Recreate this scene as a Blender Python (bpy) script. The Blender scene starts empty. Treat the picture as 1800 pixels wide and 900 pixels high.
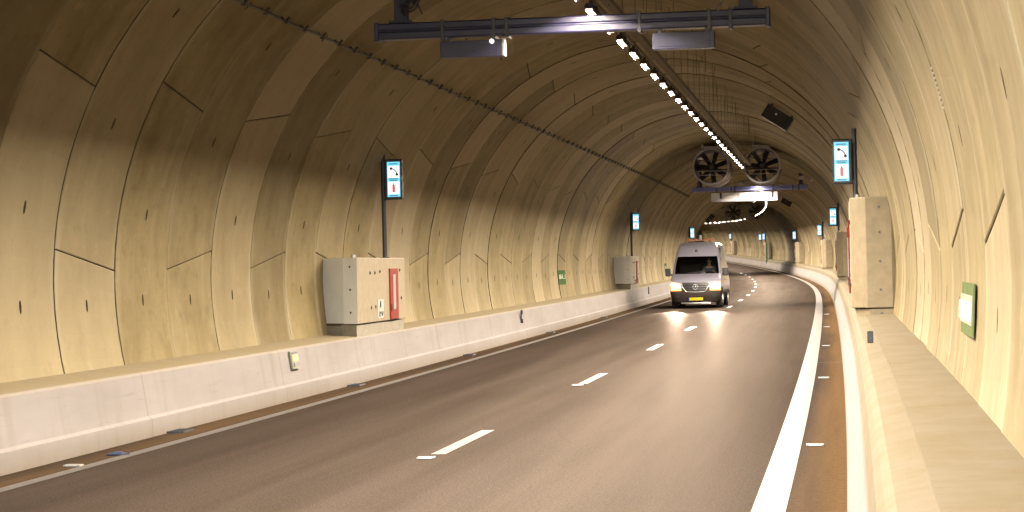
import bpy, bmesh, math, random
from mathutils import Vector, Matrix
random.seed(7)
R_ = math.radians
scene = bpy.context.scene
COL = scene.collection

# ------------------------------------------------------------------ camera
CAM_H = 1.817
cam_d = bpy.data.cameras.new('camera'); cam = bpy.data.objects.new('camera', cam_d)
COL.objects.link(cam); scene.camera = cam
cam_d.sensor_width = 36.0; cam_d.lens = 3759.6/1800*36.0
cam_d.clip_start = 0.1; cam_d.clip_end = 2000
def set_cam(yaw, pitch, roll):
    F = Vector((-math.sin(yaw)*math.cos(pitch), math.cos(yaw)*math.cos(pitch), math.sin(pitch)))
    Rt = Vector((math.cos(yaw), math.sin(yaw), 0))
    U = Rt.cross(F)
    c, s = math.cos(roll), math.sin(roll)
    X = c*Rt - s*U; Y = s*Rt + c*U; Z = -F
    m = Matrix(((X.x, Y.x, Z.x, 0), (X.y, Y.y, Z.y, 0), (X.z, Y.z, Z.z, CAM_H), (0, 0, 0, 1)))
    cam.matrix_world = m
set_cam(R_(9.4225), R_(0.3242), R_(1.3484))

# ------------------------------------------------------------------ world, exposure
w = bpy.data.worlds.new('World'); scene.world = w; w.use_nodes = True
bg = w.node_tree.nodes['Background']
sky = w.node_tree.nodes.new('ShaderNodeTexSky'); sky.sky_type = 'NISHITA'; sky.sun_disc = False
sky.ozone_density = 3.0; sky.dust_density = 0.2; sky.sun_elevation = R_(38); sky.sun_rotation = R_(200)       # sun behind the camera, over the added tunnel mouth
w.node_tree.links.new(sky.outputs[0], bg.inputs[0]); bg.inputs[1].default_value = 0.15
EXPO = 5.0                                                   # exposed for the lamp-lit tunnel; lamps scaled down so the sky fill counts more
K = 2.0**-EXPO
vs = scene.view_settings
vs.view_transform = 'Standard'; vs.look = 'None'; vs.exposure = EXPO; vs.gamma = 1.0; vs.use_curve_mapping = False
LAMP_POWER = 730.0*K        # watts per strip lamp
LAMP_COLOR = (1.0, 0.85, 0.67)
cy = scene.cycles
try:
    cy.use_denoising = True; cy.denoiser = 'OPENIMAGEDENOISE'
    cy.max_bounces = 8; cy.diffuse_bounces = 5; cy.glossy_bounces = 3; cy.transmission_bounces = 4
    cy.caustics_reflective = False; cy.caustics_refractive = False
    cy.sample_clamp_indirect = 4.0; cy.blur_glossy = 0.5
    cy.use_light_tree = True
except Exception: pass

# ------------------------------------------------------------------ alignment of the tunnel (s = metres along it)
KN = [0, 40, 80, 120, 160, 200, 260, 320, 600]
KH = [0.6604, 0.1266, 0.134, 0.6938, 0.6796, 0.7246, 0.7108, 0.71, 0.71]
KV = [0, 0.0776, 0.0008, 0.049, 0.0824, 0.0832, 0.0801, 0.0801, 0.08]
def lerp_tab(x, xs, ys):
    if x <= xs[0]: return ys[0]
    for i in range(len(xs)-1):
        if x <= xs[i+1]:
            t = (x-xs[i])/(xs[i+1]-xs[i]); return ys[i]*(1-t)+ys[i+1]*t
    return ys[-1]
DS = 0.5
AL = [(0.0, 0.0, 0.0, 0.0)]
_x = _y = _z = _th = _g = 0.0
for i in range(1, 1000):
    s0 = (i-1)*DS; k = lerp_tab(s0+DS/2, KN, KH)*1e-3; v = lerp_tab(s0+DS/2, KN, KV)*1e-3
    tm = _th + k*DS/2; gm = _g + v*DS/2
    _x += -math.sin(tm)*DS; _y += math.cos(tm)*DS; _z += gm*DS; _th += k*DS; _g += v*DS
    AL.append((_x, _y, _z, _th))
def frame(s):
    if s <= 0: return (0.0, s, 0.0, 0.0)
    i = min(int(s/DS), len(AL)-2); t = s/DS-i
    a, b = AL[i], AL[i+1]
    return tuple(a[j]*(1-t)+b[j]*t for j in range(4))
def P(s, x, z):
    cx, cy_, cz, th = frame(s)
    return Vector((cx+x*math.cos(th), cy_+x*math.sin(th), cz+z))

# ------------------------------------------------------------------ tunnel section
XC, ZC, RAD = -4.009, 1.728, 4.732
LEDGE_L, LEDGE_R = 0.765, 0.957
def arcp(deg, r=RAD): return XC+r*math.cos(R_(deg)), ZC+r*math.sin(R_(deg))
RING0, RINGW = 22.64, 2.0

# ------------------------------------------------------------------ mesh building
class MB:
    def __init__(self): self.v=[]; self.f=[]; self.m=[]; self.uv={}; self.tone={}
    def vert(self, p): self.v.append(tuple(p)); return len(self.v)-1
    def face(self, idx, mat=0): self.f.append(tuple(idx)); self.m.append(mat); return len(self.f)-1
    def box(self, c, d, rot=None, mat=0, taper=1.0):
        M = Matrix.Translation(c)
        if rot is not None: M = M @ rot.to_4x4()
        b = len(self.v)
        for z in (-.5, .5):
            k = taper if z > 0 else 1.0
            for x, y in ((-.5,-.5),(.5,-.5),(.5,.5),(-.5,.5)):
                self.vert(M @ Vector((x*d[0]*k, y*d[1]*k, z*d[2])))
        for q in ((3,2,1,0),(4,5,6,7),(0,1,5,4),(1,2,6,5),(2,3,7,6),(3,0,4,7)): self.face([b+i for i in q], mat)
    def cyl(self, a, b, r, n=12, r2=None, mat=0, cap=True):
        a, b = Vector(a), Vector(b); r2 = r if r2 is None else r2
        ax = (b-a).normalized(); t = Vector((0,0,1)) if abs(ax.z) < .9 else Vector((1,0,0))
        u = ax.cross(t).normalized(); w_ = ax.cross(u)
        k = len(self.v)
        for p, rr in ((a, r), (b, r2)):
            for i in range(n):
                an = 2*math.pi*i/n; self.vert(p + u*math.cos(an)*rr + w_*math.sin(an)*rr)
        for i in range(n):
            j = (i+1) % n; self.face((k+j, k+i, k+n+i, k+n+j), mat)
        if cap:
            self.face([k+i for i in range(n)], mat); self.face([k+n+i for i in reversed(range(n))], mat)
    def tube(self, pts, r, n=8, mat=0):
        pts = [Vector(p) for p in pts]; k = len(self.v)
        for i, p in enumerate(pts):
            d = (pts[min(i+1, len(pts)-1)]-pts[max(i-1, 0)]).normalized()
            t = Vector((0,0,1)) if abs(d.z) < .9 else Vector((1,0,0))
            u = d.cross(t).normalized(); w_ = d.cross(u)
            for j in range(n):
                an = 2*math.pi*j/n; self.vert(p+u*math.cos(an)*r+w_*math.sin(an)*r)
        for i in range(len(pts)-1):
            for j in range(n):
                j2 = (j+1) % n; self.face((k+i*n+j2, k+i*n+j, k+(i+1)*n+j, k+(i+1)*n+j2), mat)
        self.face([k+j for j in range(n)], mat); self.face([k+(len(pts)-1)*n+j for j in reversed(range(n))], mat)
    def ring(self, c, ax, r0, r1, depth, n=40, mat=0):      # hollow cylinder along ax from c
        c, ax = Vector(c), Vector(ax).normalized()
        t = Vector((0,0,1)) if abs(ax.z) < .9 else Vector((1,0,0)); u = ax.cross(t).normalized(); w_ = ax.cross(u)
        k = len(self.v)
        for off, r in ((0, r1), (depth, r1), (depth, r0), (0, r0)):
            for i in range(n):
                an = 2*math.pi*i/n; self.vert(c+ax*off+u*math.cos(an)*r+w_*math.sin(an)*r)
        for a in range(4):
            b = (a+1) % 4
            for i in range(n):
                j = (i+1) % n; self.face((k+a*n+i, k+a*n+j, k+b*n+j, k+b*n+i), mat)
    def prism(self, poly, z0, z1, mat=0, ax='z'):            # poly in xy (z up), or (x,z) extruded in y
        n = len(poly); k = len(self.v)
        for z in (z0, z1):
            for p in poly: self.vert((p[0], p[1], z) if ax == 'z' else ((p[0], z, p[1]) if ax == 'y' else (z, p[0], p[1])))
        for i in range(n):
            j = (i+1) % n; self.face((k+i, k+j, k+n+j, k+n+i), mat)
        self.face([k+i for i in reversed(range(n))], mat); self.face([k+n+i for i in range(n)], mat)
    def build(self, name, mats, parent=None, loc=None, rz=0.0, smooth=False, bevel=0.0, seg=2, fix=True):
        me = bpy.data.meshes.new(name); me.from_pydata(self.v, [], self.f)
        if not isinstance(mats, (list, tuple)): mats = [mats]
        for m in mats: me.materials.append(m)
        if len(mats) > 1: me.polygons.foreach_set('material_index', self.m)
        if self.uv:
            l = me.uv_layers.new(name='UVMap')
            for p in me.polygons:
                if p.index in self.uv:
                    for li, uv in zip(p.loop_indices, self.uv[p.index]): l.data[li].uv = uv
        if self.tone:
            a = me.attributes.new('tone', 'FLOAT', 'FACE')
            for i, t in self.tone.items(): a.data[i].value = t
        if fix:
            bm = bmesh.new(); bm.from_mesh(me); bmesh.ops.recalc_face_normals(bm, faces=bm.faces); bm.to_mesh(me); bm.free()
        me.update()
        if smooth:
            for p in me.polygons: p.use_smooth = True
            try: me.set_sharp_from_angle(angle=R_(40))
            except Exception: pass
        o = bpy.data.objects.new(name, me); COL.objects.link(o)
        if parent is not None: o.parent = parent
        if loc is not None: o.location = loc
        o.rotation_euler.z = rz
        if bevel:
            b = o.modifiers.new('edge', 'BEVEL'); b.width = bevel; b.segments = seg; b.limit_method = 'ANGLE'; b.angle_limit = R_(35)
        return o
def tag(o, label=None, cat=None, group=None, kind=None):
    if label: o['label'] = label
    if cat: o['category'] = cat
    if group: o['group'] = group
    if kind: o['kind'] = kind
    return o
def empty(name, loc, rz=0.0):
    o = bpy.data.objects.new(name, None); COL.objects.link(o); o.location = loc; o.rotation_euler.z = rz
    o.empty_display_size = .3
    return o
def at(name, s, x, z):                        # an Empty at (s, x, z), turned with the tunnel: local X right, Y along, Z up
    return empty(name, P(s, x, z), frame(s)[3])
def dup(o, parent=None, loc=None, rz=None):
    c = o.copy(); COL.objects.link(c)
    if parent is not None: c.parent = parent
    if loc is not None: c.location = loc
    if rz is not None: c.rotation_euler.z = rz
    for ch in list(o.children): dup(ch, c)
    return c

# ------------------------------------------------------------------ materials
def newmat(name):
    m = bpy.data.materials.new(name); m.use_nodes = True
    nt = m.node_tree; b = nt.nodes['Principled BSDF']
    return m, nt, b
def N(nt, t, **kw):
    n = nt.nodes.new(t)
    for k, v in kw.items(): setattr(n, k, v)
    return n
def L(nt, a, b): nt.links.new(a, b)
def noise(nt, vec, scale, detail=6, rough=.55):
    n = N(nt, 'ShaderNodeTexNoise'); n.inputs['Scale'].default_value = scale; n.inputs['Detail'].default_value = detail; n.inputs['Roughness'].default_value = rough
    if vec is not None: L(nt, vec, n.inputs['Vector'])
    return n.outputs['Fac']
def ramp(nt, fac, stops):
    r = N(nt, 'ShaderNodeValToRGB'); e = r.color_ramp.elements
    while len(e) < len(stops): e.new(.5)
    for el, (p, c) in zip(e, stops):
        el.position = p; el.color = (c, c, c, 1) if not isinstance(c, tuple) else c + (1,)
    L(nt, fac, r.inputs[0]); return r.outputs[0]
def mix(nt, a, b, fac, mode='MIX'):
    m = N(nt, 'ShaderNodeMix', data_type='RGBA', blend_type=mode)
    for sock, v in ((m.inputs[6], a), (m.inputs[7], b)):
        if isinstance(v, tuple): sock.default_value = v + (1,) if len(v) == 3 else v
        else: L(nt, v, sock)
    if isinstance(fac, (int, float)): m.inputs[0].default_value = fac
    else: L(nt, fac, m.inputs[0])
    return m.outputs[2]
def mapping(nt, src, scale=(1,1,1)):
    m = N(nt, 'ShaderNodeMapping'); m.inputs['Scale'].default_value = scale; L(nt, src, m.inputs[0]); return m.outputs[0]
def bump(nt, b, h, strength=.3, dist=.01):
    n = N(nt, 'ShaderNodeBump'); n.inputs['Strength'].default_value = strength; n.inputs['Distance'].default_value = dist
    L(nt, h, n.inputs['Height']); L(nt, n.outputs[0], b.inputs['Normal'])
def math_(nt, op, a, b=None):
    n = N(nt, 'ShaderNodeMath', operation=op)
    for i, v in enumerate((a, b)):
        if v is None: continue
        if isinstance(v, (int, float)): n.inputs[i].default_value = v
        else: L(nt, v, n.inputs[i])
    return n.outputs[0]

def simple(name, col, rough=.5, metal=0.0, var=.12, scale=12.0, bumpy=0.0, spec=None):
    m, nt, b = newmat(name)
    tc = N(nt, 'ShaderNodeTexCoord')
    f = noise(nt, tc.outputs['Object'], scale, 5)
    dark = tuple(c*(1-var) for c in col); light = tuple(min(1, c*(1+var)) for c in col)
    L(nt, mix(nt, dark, light, ramp(nt, f, [(.3, 0.0), (.7, 1.0)])), b.inputs['Base Color'])
    b.inputs['Roughness'].default_value = rough; b.inputs['Metallic'].default_value = metal
    if spec is not None: b.inputs['Specular IOR Level'].default_value = spec
    if bumpy: bump(nt, b, f, bumpy, .005)
    return m
def emit(name, col, strength):
    m, nt, b = newmat(name)
    b.inputs['Base Color'].default_value = (.05, .05, .05, 1); b.inputs['Emission Color'].default_value = col + (1,); b.inputs['Emission Strength'].default_value = strength*K
    b.inputs['Roughness'].default_value = .4
    return m

def lining_mat():
    m, nt, b = newmat('segment_concrete')
    uv = N(nt, 'ShaderNodeUVMap', uv_map='UVMap').outputs[0]
    at_ = N(nt, 'ShaderNodeAttribute', attribute_name='tone', attribute_type='GEOMETRY')
    tone = at_.outputs['Fac']
    streak = noise(nt, mapping(nt, uv, (1.9, .42, 1)), 1.0, 9, .62)
    blotch = noise(nt, mapping(nt, uv, (.8, .62, 1)), 1.3, 9, .66)
    patchy = noise(nt, mapping(nt, uv, (1.0, 1.0, 1)), 3.7, 8, .68)
    fine = noise(nt, uv, 34, 6, .7)
    sep = N(nt, 'ShaderNodeSeparateXYZ'); L(nt, uv, sep.inputs[0])
    fr = math_(nt, 'FRACT', math_(nt, 'DIVIDE', math_(nt, 'SUBTRACT', sep.outputs[0], RING0-200), RINGW))
    edge = math_(nt, 'ABSOLUTE', math_(nt, 'SUBTRACT', fr, .5))                 # .5 at the ring joints
    c = mix(nt, (0.147, 0.113, 0.050), (0.233, 0.188, 0.093), ramp(nt, blotch, [(.30, 0.0), (.70, 1.0)]))
    c = mix(nt, c, (0.272, 0.229, 0.128), math_(nt, 'MULTIPLY', ramp(nt, streak, [(.54, 0.0), (.70, 1.0)]), .38))
    c = mix(nt, c, (0.104, 0.076, 0.032), math_(nt, 'MULTIPLY', ramp(nt, streak, [(.32, 1.0), (.45, 0.0)]), .35))
    c = mix(nt, c, (0.124, 0.094, 0.045), math_(nt, 'MULTIPLY', ramp(nt, patchy, [(.54, 0.0), (.68, 1.0)]), .60))
    c = mix(nt, c, (0.267, 0.229, 0.136), math_(nt, 'MULTIPLY', ramp(nt, patchy, [(.31, 1.0), (.42, 0.0)]), .50))
    # segment-to-segment difference of the castings
    c = mix(nt, c, (0.297, 0.251, 0.167), math_(nt, 'MULTIPLY', ramp(nt, tone, [(.5, 0.0), (1.0, 1.0)]), .75))
    c = mix(nt, c, (0.091, 0.069, 0.031), math_(nt, 'MULTIPLY', ramp(nt, tone, [(0.0, 1.0), (.5, 0.0)]), .50))
    # cement run out of the joints
    c = mix(nt, c, (0.307, 0.274, 0.195), math_(nt, 'MULTIPLY', math_(nt, 'MULTIPLY', ramp(nt, edge, [(.41, 0.0), (.485, 1.0)]), ramp(nt, streak, [(.40, 0.0), (.62, 1.0)])), .6))
    c = mix(nt, c, (0.117, 0.092, 0.046), math_(nt, 'MULTIPLY', ramp(nt, fine, [(.56, 0.0), (.75, 1.0)]), .35))
    L(nt, c, b.inputs['Base Color'])
    L(nt, ramp(nt, streak, [(.3, .85), (.7, .68)]), b.inputs['Roughness']); b.inputs['Specular IOR Level'].default_value = .2
    h = math_(nt, 'ADD', math_(nt, 'MULTIPLY', fine, .30), math_(nt, 'ADD', blotch, math_(nt, 'MULTIPLY', patchy, .5)))
    bump(nt, b, h, .35, .012)
    return m
def barrier_mat(name, dustcol):
    m, nt, b = newmat(name)
    uv = N(nt, 'ShaderNodeUVMap', uv_map='UVMap').outputs[0]             # u along the tunnel, v across the profile
    big = noise(nt, mapping(nt, uv, (.35, 1.6, 1)), 1.0, 6, .6)
    run = noise(nt, mapping(nt, uv, (3.2, .35, 1)), 1.0, 7, .62)          # runs down the face
    fine = noise(nt, uv, 45, 5, .7)
    c = mix(nt, (.185, .170, .168), (.226, .211, .212), ramp(nt, big, [(.3, 0.0), (.7, 1.0)]))
    c = mix(nt, c, (0.145, 0.125, 0.102), math_(nt, 'MULTIPLY', ramp(nt, run, [(.52, 0.0), (.74, 1.0)]), .5))
    c = mix(nt, c, (0.132, 0.115, 0.099), math_(nt, 'MULTIPLY', ramp(nt, fine, [(.58, 0.0), (.75, 1.0)]), .3))
    sep = N(nt, 'ShaderNodeSeparateXYZ'); L(nt, uv, sep.inputs[0])
    splash = ramp(nt, math_(nt, 'ADD', sep.outputs[1], math_(nt, 'MULTIPLY', run, .35)), [(.14, 1.0), (.42, 0.0)])   # road dirt thrown against the foot
    c = mix(nt, c, (0.125, 0.099, 0.066), math_(nt, 'MULTIPLY', splash, .75))
    dust = math_(nt, 'MULTIPLY', ramp(nt, sep.outputs[1], [(.73, 0.0), (.83, 1.0)]), ramp(nt, noise(nt, mapping(nt, uv, (1.4, 2.0, 1)), 1.0, 7, .65), [(.36, .75), (.66, .98)]))
    c = mix(nt, c, dustcol, dust)
    top = ramp(nt, sep.outputs[1], [(.84, 0.0), (.90, 1.0)])
    broom = noise(nt, mapping(nt, uv, (16, 1.3, 1)), 1.0, 5, .6)
    c = mix(nt, c, (.088, .070, .036), math_(nt, 'MULTIPLY', math_(nt, 'MULTIPLY', top, ramp(nt, broom, [(.5, 0.0), (.72, 1.0)])), .28))
    strip_ = math_(nt, 'MULTIPLY', ramp(nt, sep.outputs[1], [(1.02, 0.0), (1.06, 1.0)]), ramp(nt, sep.outputs[1], [(1.20, 1.0), (1.24, 0.0)]))
    blot = noise(nt, mapping(nt, uv, (1.1, 2.4, 1)), 1.0, 7, .6)
    c = mix(nt, c, (.065, .047, .020), math_(nt, 'MULTIPLY', math_(nt, 'MULTIPLY', strip_, ramp(nt, blot, [(.48, 0.0), (.62, 1.0)])), .6))
    scuff = noise(nt, mapping(nt, uv, (.9, 26, 1)), 1.0, 6, .65)
    face_ = math_(nt, 'MULTIPLY', ramp(nt, sep.outputs[1], [(.18, 0.0), (.30, 1.0)]), ramp(nt, sep.outputs[1], [(.60, 1.0), (.74, 0.0)]))
    c = mix(nt, c, (.085, .072, .060), math_(nt, 'MULTIPLY', math_(nt, 'MULTIPLY', face_, ramp(nt, scuff, [(.60, 0.0), (.74, 1.0)])), .5))
    fj = math_(nt, 'ABSOLUTE', math_(nt, 'SUBTRACT', math_(nt, 'FRACT', math_(nt, 'DIVIDE', math_(nt, 'ADD', sep.outputs[0], 300.7), 6.0)), .5))
    c = mix(nt, c, (.10, .08, .055), math_(nt, 'MULTIPLY', ramp(nt, fj, [(.496, 0.0), (.4985, 1.0)]), .55))                                 # brown dust lying on the ledge
    L(nt, c, b.inputs['Base Color']); b.inputs['Roughness'].default_value = .85; b.inputs['Specular IOR Level'].default_value = .1
    bump(nt, b, math_(nt, 'ADD', fine, big), .2, .008)
    return m
def road_mat():
    m, nt, b = newmat('asphalt')
    uv = N(nt, 'ShaderNodeUVMap', uv_map='UVMap').outputs[0]             # u lateral metres, v along
    sep = N(nt, 'ShaderNodeSeparateXYZ'); L(nt, uv, sep.inputs[0])
    grit = noise(nt, uv, 60, 4, .75)
    grit2 = noise(nt, uv, 16, 6, .7)
    chip = noise(nt, uv, 28, 3, .8)
    long_ = noise(nt, mapping(nt, uv, (1.5, .045, 1)), 1.0, 6, .55)      # wear drawn out along the lanes
    big = noise(nt, mapping(nt, uv, (.35, .12, 1)), 1.0, 4, .5)
    c = mix(nt, (0.0218, 0.0163, 0.0127), (0.0303, 0.0225, 0.0181), ramp(nt, long_, [(.32, 0.0), (.68, 1.0)]))
    c = mix(nt, c, (0.0158, 0.0117, 0.0090), math_(nt, 'MULTIPLY', ramp(nt, big, [(.5, 0.0), (.75, 1.0)]), .45))
    c = mix(nt, c, (0.0436, 0.0331, 0.0265), math_(nt, 'MULTIPLY', ramp(nt, grit, [(.54, 0.0), (.68, 1.0)]), .85))
    c = mix(nt, c, (0.0133, 0.0103, 0.0090), math_(nt, 'MULTIPLY', ramp(nt, grit2, [(.32, 1.0), (.46, 0.0)]), .75))
    c = mix(nt, c, (0.0635, 0.0485, 0.0395), math_(nt, 'MULTIPLY', ramp(nt, chip, [(.58, 0.0), (.70, 1.0)]), .6))
    c = mix(nt, c, (0.0097, 0.0074, 0.0057), math_(nt, 'MULTIPLY', ramp(nt, chip, [(.30, 1.0), (.40, 0.0)]), .6))
    wob = math_(nt, 'MULTIPLY', math_(nt, 'SUBTRACT', long_, .5), .9)
    u = math_(nt, 'ADD', sep.outputs[0], wob)
    dr = ramp(nt, math_(nt, 'ADD', math_(nt, 'MULTIPLY', u, .1), 1.0), [(.945, 0.0), (.978, 1.0)])     # dust along the right kerb
    dl = ramp(nt, math_(nt, 'ADD', math_(nt, 'MULTIPLY', u, .1), 1.0), [(.245, 1.0), (.285, 0.0)])     # and along the left one
    c = mix(nt, c, (0.0908, 0.0525, 0.0214), math_(nt, 'MULTIPLY', dr, ramp(nt, grit2, [(.3, .45), (.6, .9)])))
    c = mix(nt, c, (0.0757, 0.0445, 0.0192), math_(nt, 'MULTIPLY', dl, ramp(nt, long_, [(.38, .15), (.6, .8)])))
    nt.nodes.remove(b)
    out = [n for n in nt.nodes if n.type == 'OUTPUT_MATERIAL'][0]
    df = N(nt, 'ShaderNodeBsdfDiffuse'); gl = N(nt, 'ShaderNodeBsdfGlossy'); mx = N(nt, 'ShaderNodeMixShader')
    L(nt, c, df.inputs['Color']); df.inputs['Roughness'].default_value = .6
    L(nt, ramp(nt, long_, [(.3, .40), (.7, .54)]), gl.inputs['Roughness']); gl.inputs['Color'].default_value = (1.0, .90, .82, 1)
    L(nt, math_(nt, 'MULTIPLY', ramp(nt, grit, [(.38, .006), (.64, .031)]), ramp(nt, long_, [(.3, .7), (.7, 1.0)])), mx.inputs[0])
    bn = N(nt, 'ShaderNodeBump'); bn.inputs['Strength'].default_value = .35; bn.inputs['Distance'].default_value = .006
    L(nt, grit, bn.inputs['Height']); L(nt, bn.outputs[0], df.inputs['Normal']); L(nt, bn.outputs[0], gl.inputs['Normal'])
    L(nt, df.outputs[0], mx.inputs[1]); L(nt, gl.outputs[0], mx.inputs[2]); L(nt, mx.outputs[0], out.inputs[0])
    return m
def paint_mat():
    m, nt, b = newmat('road_paint')
    tc = N(nt, 'ShaderNodeTexCoord')
    f = noise(nt, tc.outputs['Object'], 7, 10, .78)
    c = mix(nt, (.044, .038, .034), (.074, .069, .067), ramp(nt, f, [(.34, 0.0), (.54, 1.0)]))
    L(nt, c, b.inputs['Base Color']); b.inputs['Roughness'].default_value = .5
    return m
M = {}
M['lining'] = lining_mat()
M['barrier'] = barrier_mat('barrier_concrete', (.21, .172, .098))
M['barrier_dusty'] = barrier_mat('dusty_barrier_concrete', (.122, .099, .055))
M['road'] = road_mat()
M['paint'] = paint_mat()
M['mortar'] = simple('joint_mortar', (.060, .042, .020), .9)
M['blue_steel'] = simple('blue_grey_steel', (.024, .024, .062), .42, 0.0, .10, 6, spec=.35)
M['dark_steel'] = simple('dark_steel', (.030, .031, .040), .45, .3)
M['matt_dark'] = simple('matt_dark_steel', (.040, .032, .023), .9)
M['plinth'] = simple('plinth_concrete', (.20, .178, .140), .7, 0, .15, 9)
M['dusty'] = simple('dusty_steel', (.115, .092, .060), .85)
M['black'] = simple('black_plastic', (.012, .012, .014), .5)
M['galv'] = simple('galvanised_steel', (.42, .42, .43), .38, .8, .15, 20)
M['fan_paint'] = simple('fan_casing_paint', (.34, .33, .36), .4, .1)
M['fan_dark'] = simple('fan_dark_metal', (.085, .08, .09), .5, .3)
M['white_metal'] = simple('white_painted_sheet', (.55, .56, .62), .4, 0, .05)
M['lit_side'] = simple('lit_side_grey', (.60, .59, .585), .7, 0, .05, 4, .1)  # light on the left cabinets' near sides is put into this pale grey
M['beige_panel'] = simple('beige_panel', (.225, .185, .12), .6, 0, .12, 7, .15)
M['red'] = simple('red_door_paint', (.17, .014, .009), .6, spec=.2)
M['white_plate'] = simple('white_plate', (.34, .335, .33), .4, 0, .05)
M['silver'] = simple('brushed_steel', (.30, .27, .25), .4, .3)
M['lens'] = emit('lamp_lens', LAMP_COLOR, 4.0)
M['green'] = simple('green_sign', (.055, .105, .045), .9, spec=0.0)
M['olive'] = simple('faded_green_sign', (.115, .145, .070), .9, spec=0.0)
M['signwhite'] = simple('sign_white', (.30, .32, .27), .9, 0, .05, spec=0.0)
M['rubber'] = simple('cable_rubber', (.012, .011, .010), .55)
M['glow_cyan'] = emit('sign_cyan', (.16, .68, .95), 1.15)
M['glow_white'] = emit('sign_white_field', (.86, .95, 1.0), 1.5)
M['glow_red'] = emit('sign_red_mark', (.90, .10, .10), .75)
M['glow_teal'] = emit('sign_teal_mark', (.04, .25, .33), .7)

def strip(name, profile, s0, s1, step, mat, uvmode='profile', smooth=False, breaks=()):
    """sweep an open (x, z) profile along the tunnel; u, v: along / distance across (or lateral)"""
    mb = MB(); st = []; s = s0
    while s < s1-1e-6: st.append(s); s += step
    st.append(s1); n = len(profile)
    acc = [0.0]
    for a, b in zip(profile, profile[1:]): acc.append(acc[-1]+math.hypot(b[0]-a[0], b[1]-a[1]))
    for s in st:
        for x, z in profile: mb.vert(P(s, x, z))
    for i in range(len(st)-1):
        for j in range(n-1):
            f = mb.face((i*n+j, i*n+j+1, (i+1)*n+j+1, (i+1)*n+j))
            if uvmode == 'profile': mb.uv[f] = [(st[i], acc[j]), (st[i], acc[j+1]), (st[i+1], acc[j+1]), (st[i+1], acc[j])]
            else: mb.uv[f] = [(profile[j][0], st[i]), (profile[j+1][0], st[i]), (profile[j+1][0], st[i+1]), (profile[j][0], st[i+1])]
    return mb.build(name, mat, smooth=smooth, fix=False)

S_BACK, S_END = -12.0, 330.0
S_OUT = -60.0
XL_BASE, XR_BASE = -7.88, -0.116
XL_LINE, XR_LINE, XC_LINE = -7.33, -0.655, -4.08

# ------------------------------------------------------------------ road and markings (structure)
tag(strip('road', [(XL_BASE-.15, 0), (-6, 0), (-4, 0), (-2, 0), (XR_BASE+.15, 0)], S_OUT, S_END, 2.0, M['road'], 'lateral'), kind='structure')
def marking(name, x0, x1, s0, s1, step=1.0):
    return tag(strip(name, [(x0, .005), (x1, .005)], s0, s1, step, M['paint'], 'lateral'), kind='structure')
marking('edge_line', XL_LINE-.075, XL_LINE+.075, S_BACK, S_END, 2.0)
marking('edge_line', XR_LINE-.15, XR_LINE+.10, S_BACK, S_END, 2.0)
for k in range(-2, 16):
    s = 22.15+12.026*k
    marking('lane_dash', XC_LINE-.075, XC_LINE+.075, s-1.5, s+1.5)

# ------------------------------------------------------------------ barriers with their ledges
lb = strip('concrete_barrier', [(-7.86, -.02), (-7.872, .205), (-7.915, .235), (-7.985, .70), (-8.01, .728), (-8.35, .745), (-8.80, .768)], S_BACK, S_END, 1.0, M['barrier'])
tag(lb, 'long pale concrete barrier on the left, stepped at its foot, below the curved wall', 'barrier')
rb = strip('concrete_barrier', [(.80, .972), (.247, .957), (.2462, .955), (.2458, .940), (.16, .922), (.105, .908), (.066, .876), (.036, .82), (-.04, .46), (-.10, .2), (-.116, -.02)], S_BACK, S_END, 1.0, M['barrier_dusty'])
# v runs from the ledge here: turn it so that v counts up from the road as on the left
uvl = rb.data.uv_layers[0]; vm = max(d.uv[1] for d in uvl.data)
for d in uvl.data: d.uv = (d.uv[0], (vm-d.uv[1])*1.12)
tag(rb, 'broad pale concrete barrier in the right foreground with dusty flat walkway on top', 'barrier')

# ------------------------------------------------------------------ tunnel lining: rings of segments with open joints and bolt pockets
lining = empty('tunnel_lining', P(0, 0, 0))
tag(lining, 'curved tunnel wall and vault of warm beige concrete segment rings', 'tunnel')
A0, A1 = -14.0, 194.0
GAP = .014
GAP_SEG = .007
rng = random.Random(3)
def ring_joints(i):
    d = ((i//2)+1)//2 % 2 if i % 2 == 0 else ((i+1)//2)//2 % 2
    if i % 2 == 0:
        j = [(5.0, 2.0) if d else (2.0, 5.0), (57.0, 60.0), (118.0, 121.0), (178.0, 175.0) if d else (175.0, 178.0)]
        pk = [(-3, 182.6, 169.6, 157.0), ]
        pockets = [182.8, 157.0, 139.0, 100.0, 78.0, 40.0, 23.0, -3.0]
    else:
        j = [(28.0, 31.0) if d else (31.0, 28.0), (88.0, 91.0), (152.4, 149.4) if d else (149.4, 152.4)]
        pockets = [182.6, 169.6, 134.0, 110.0, 70.0, 46.0, 10.4, -2.6]
    return j, pockets
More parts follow.
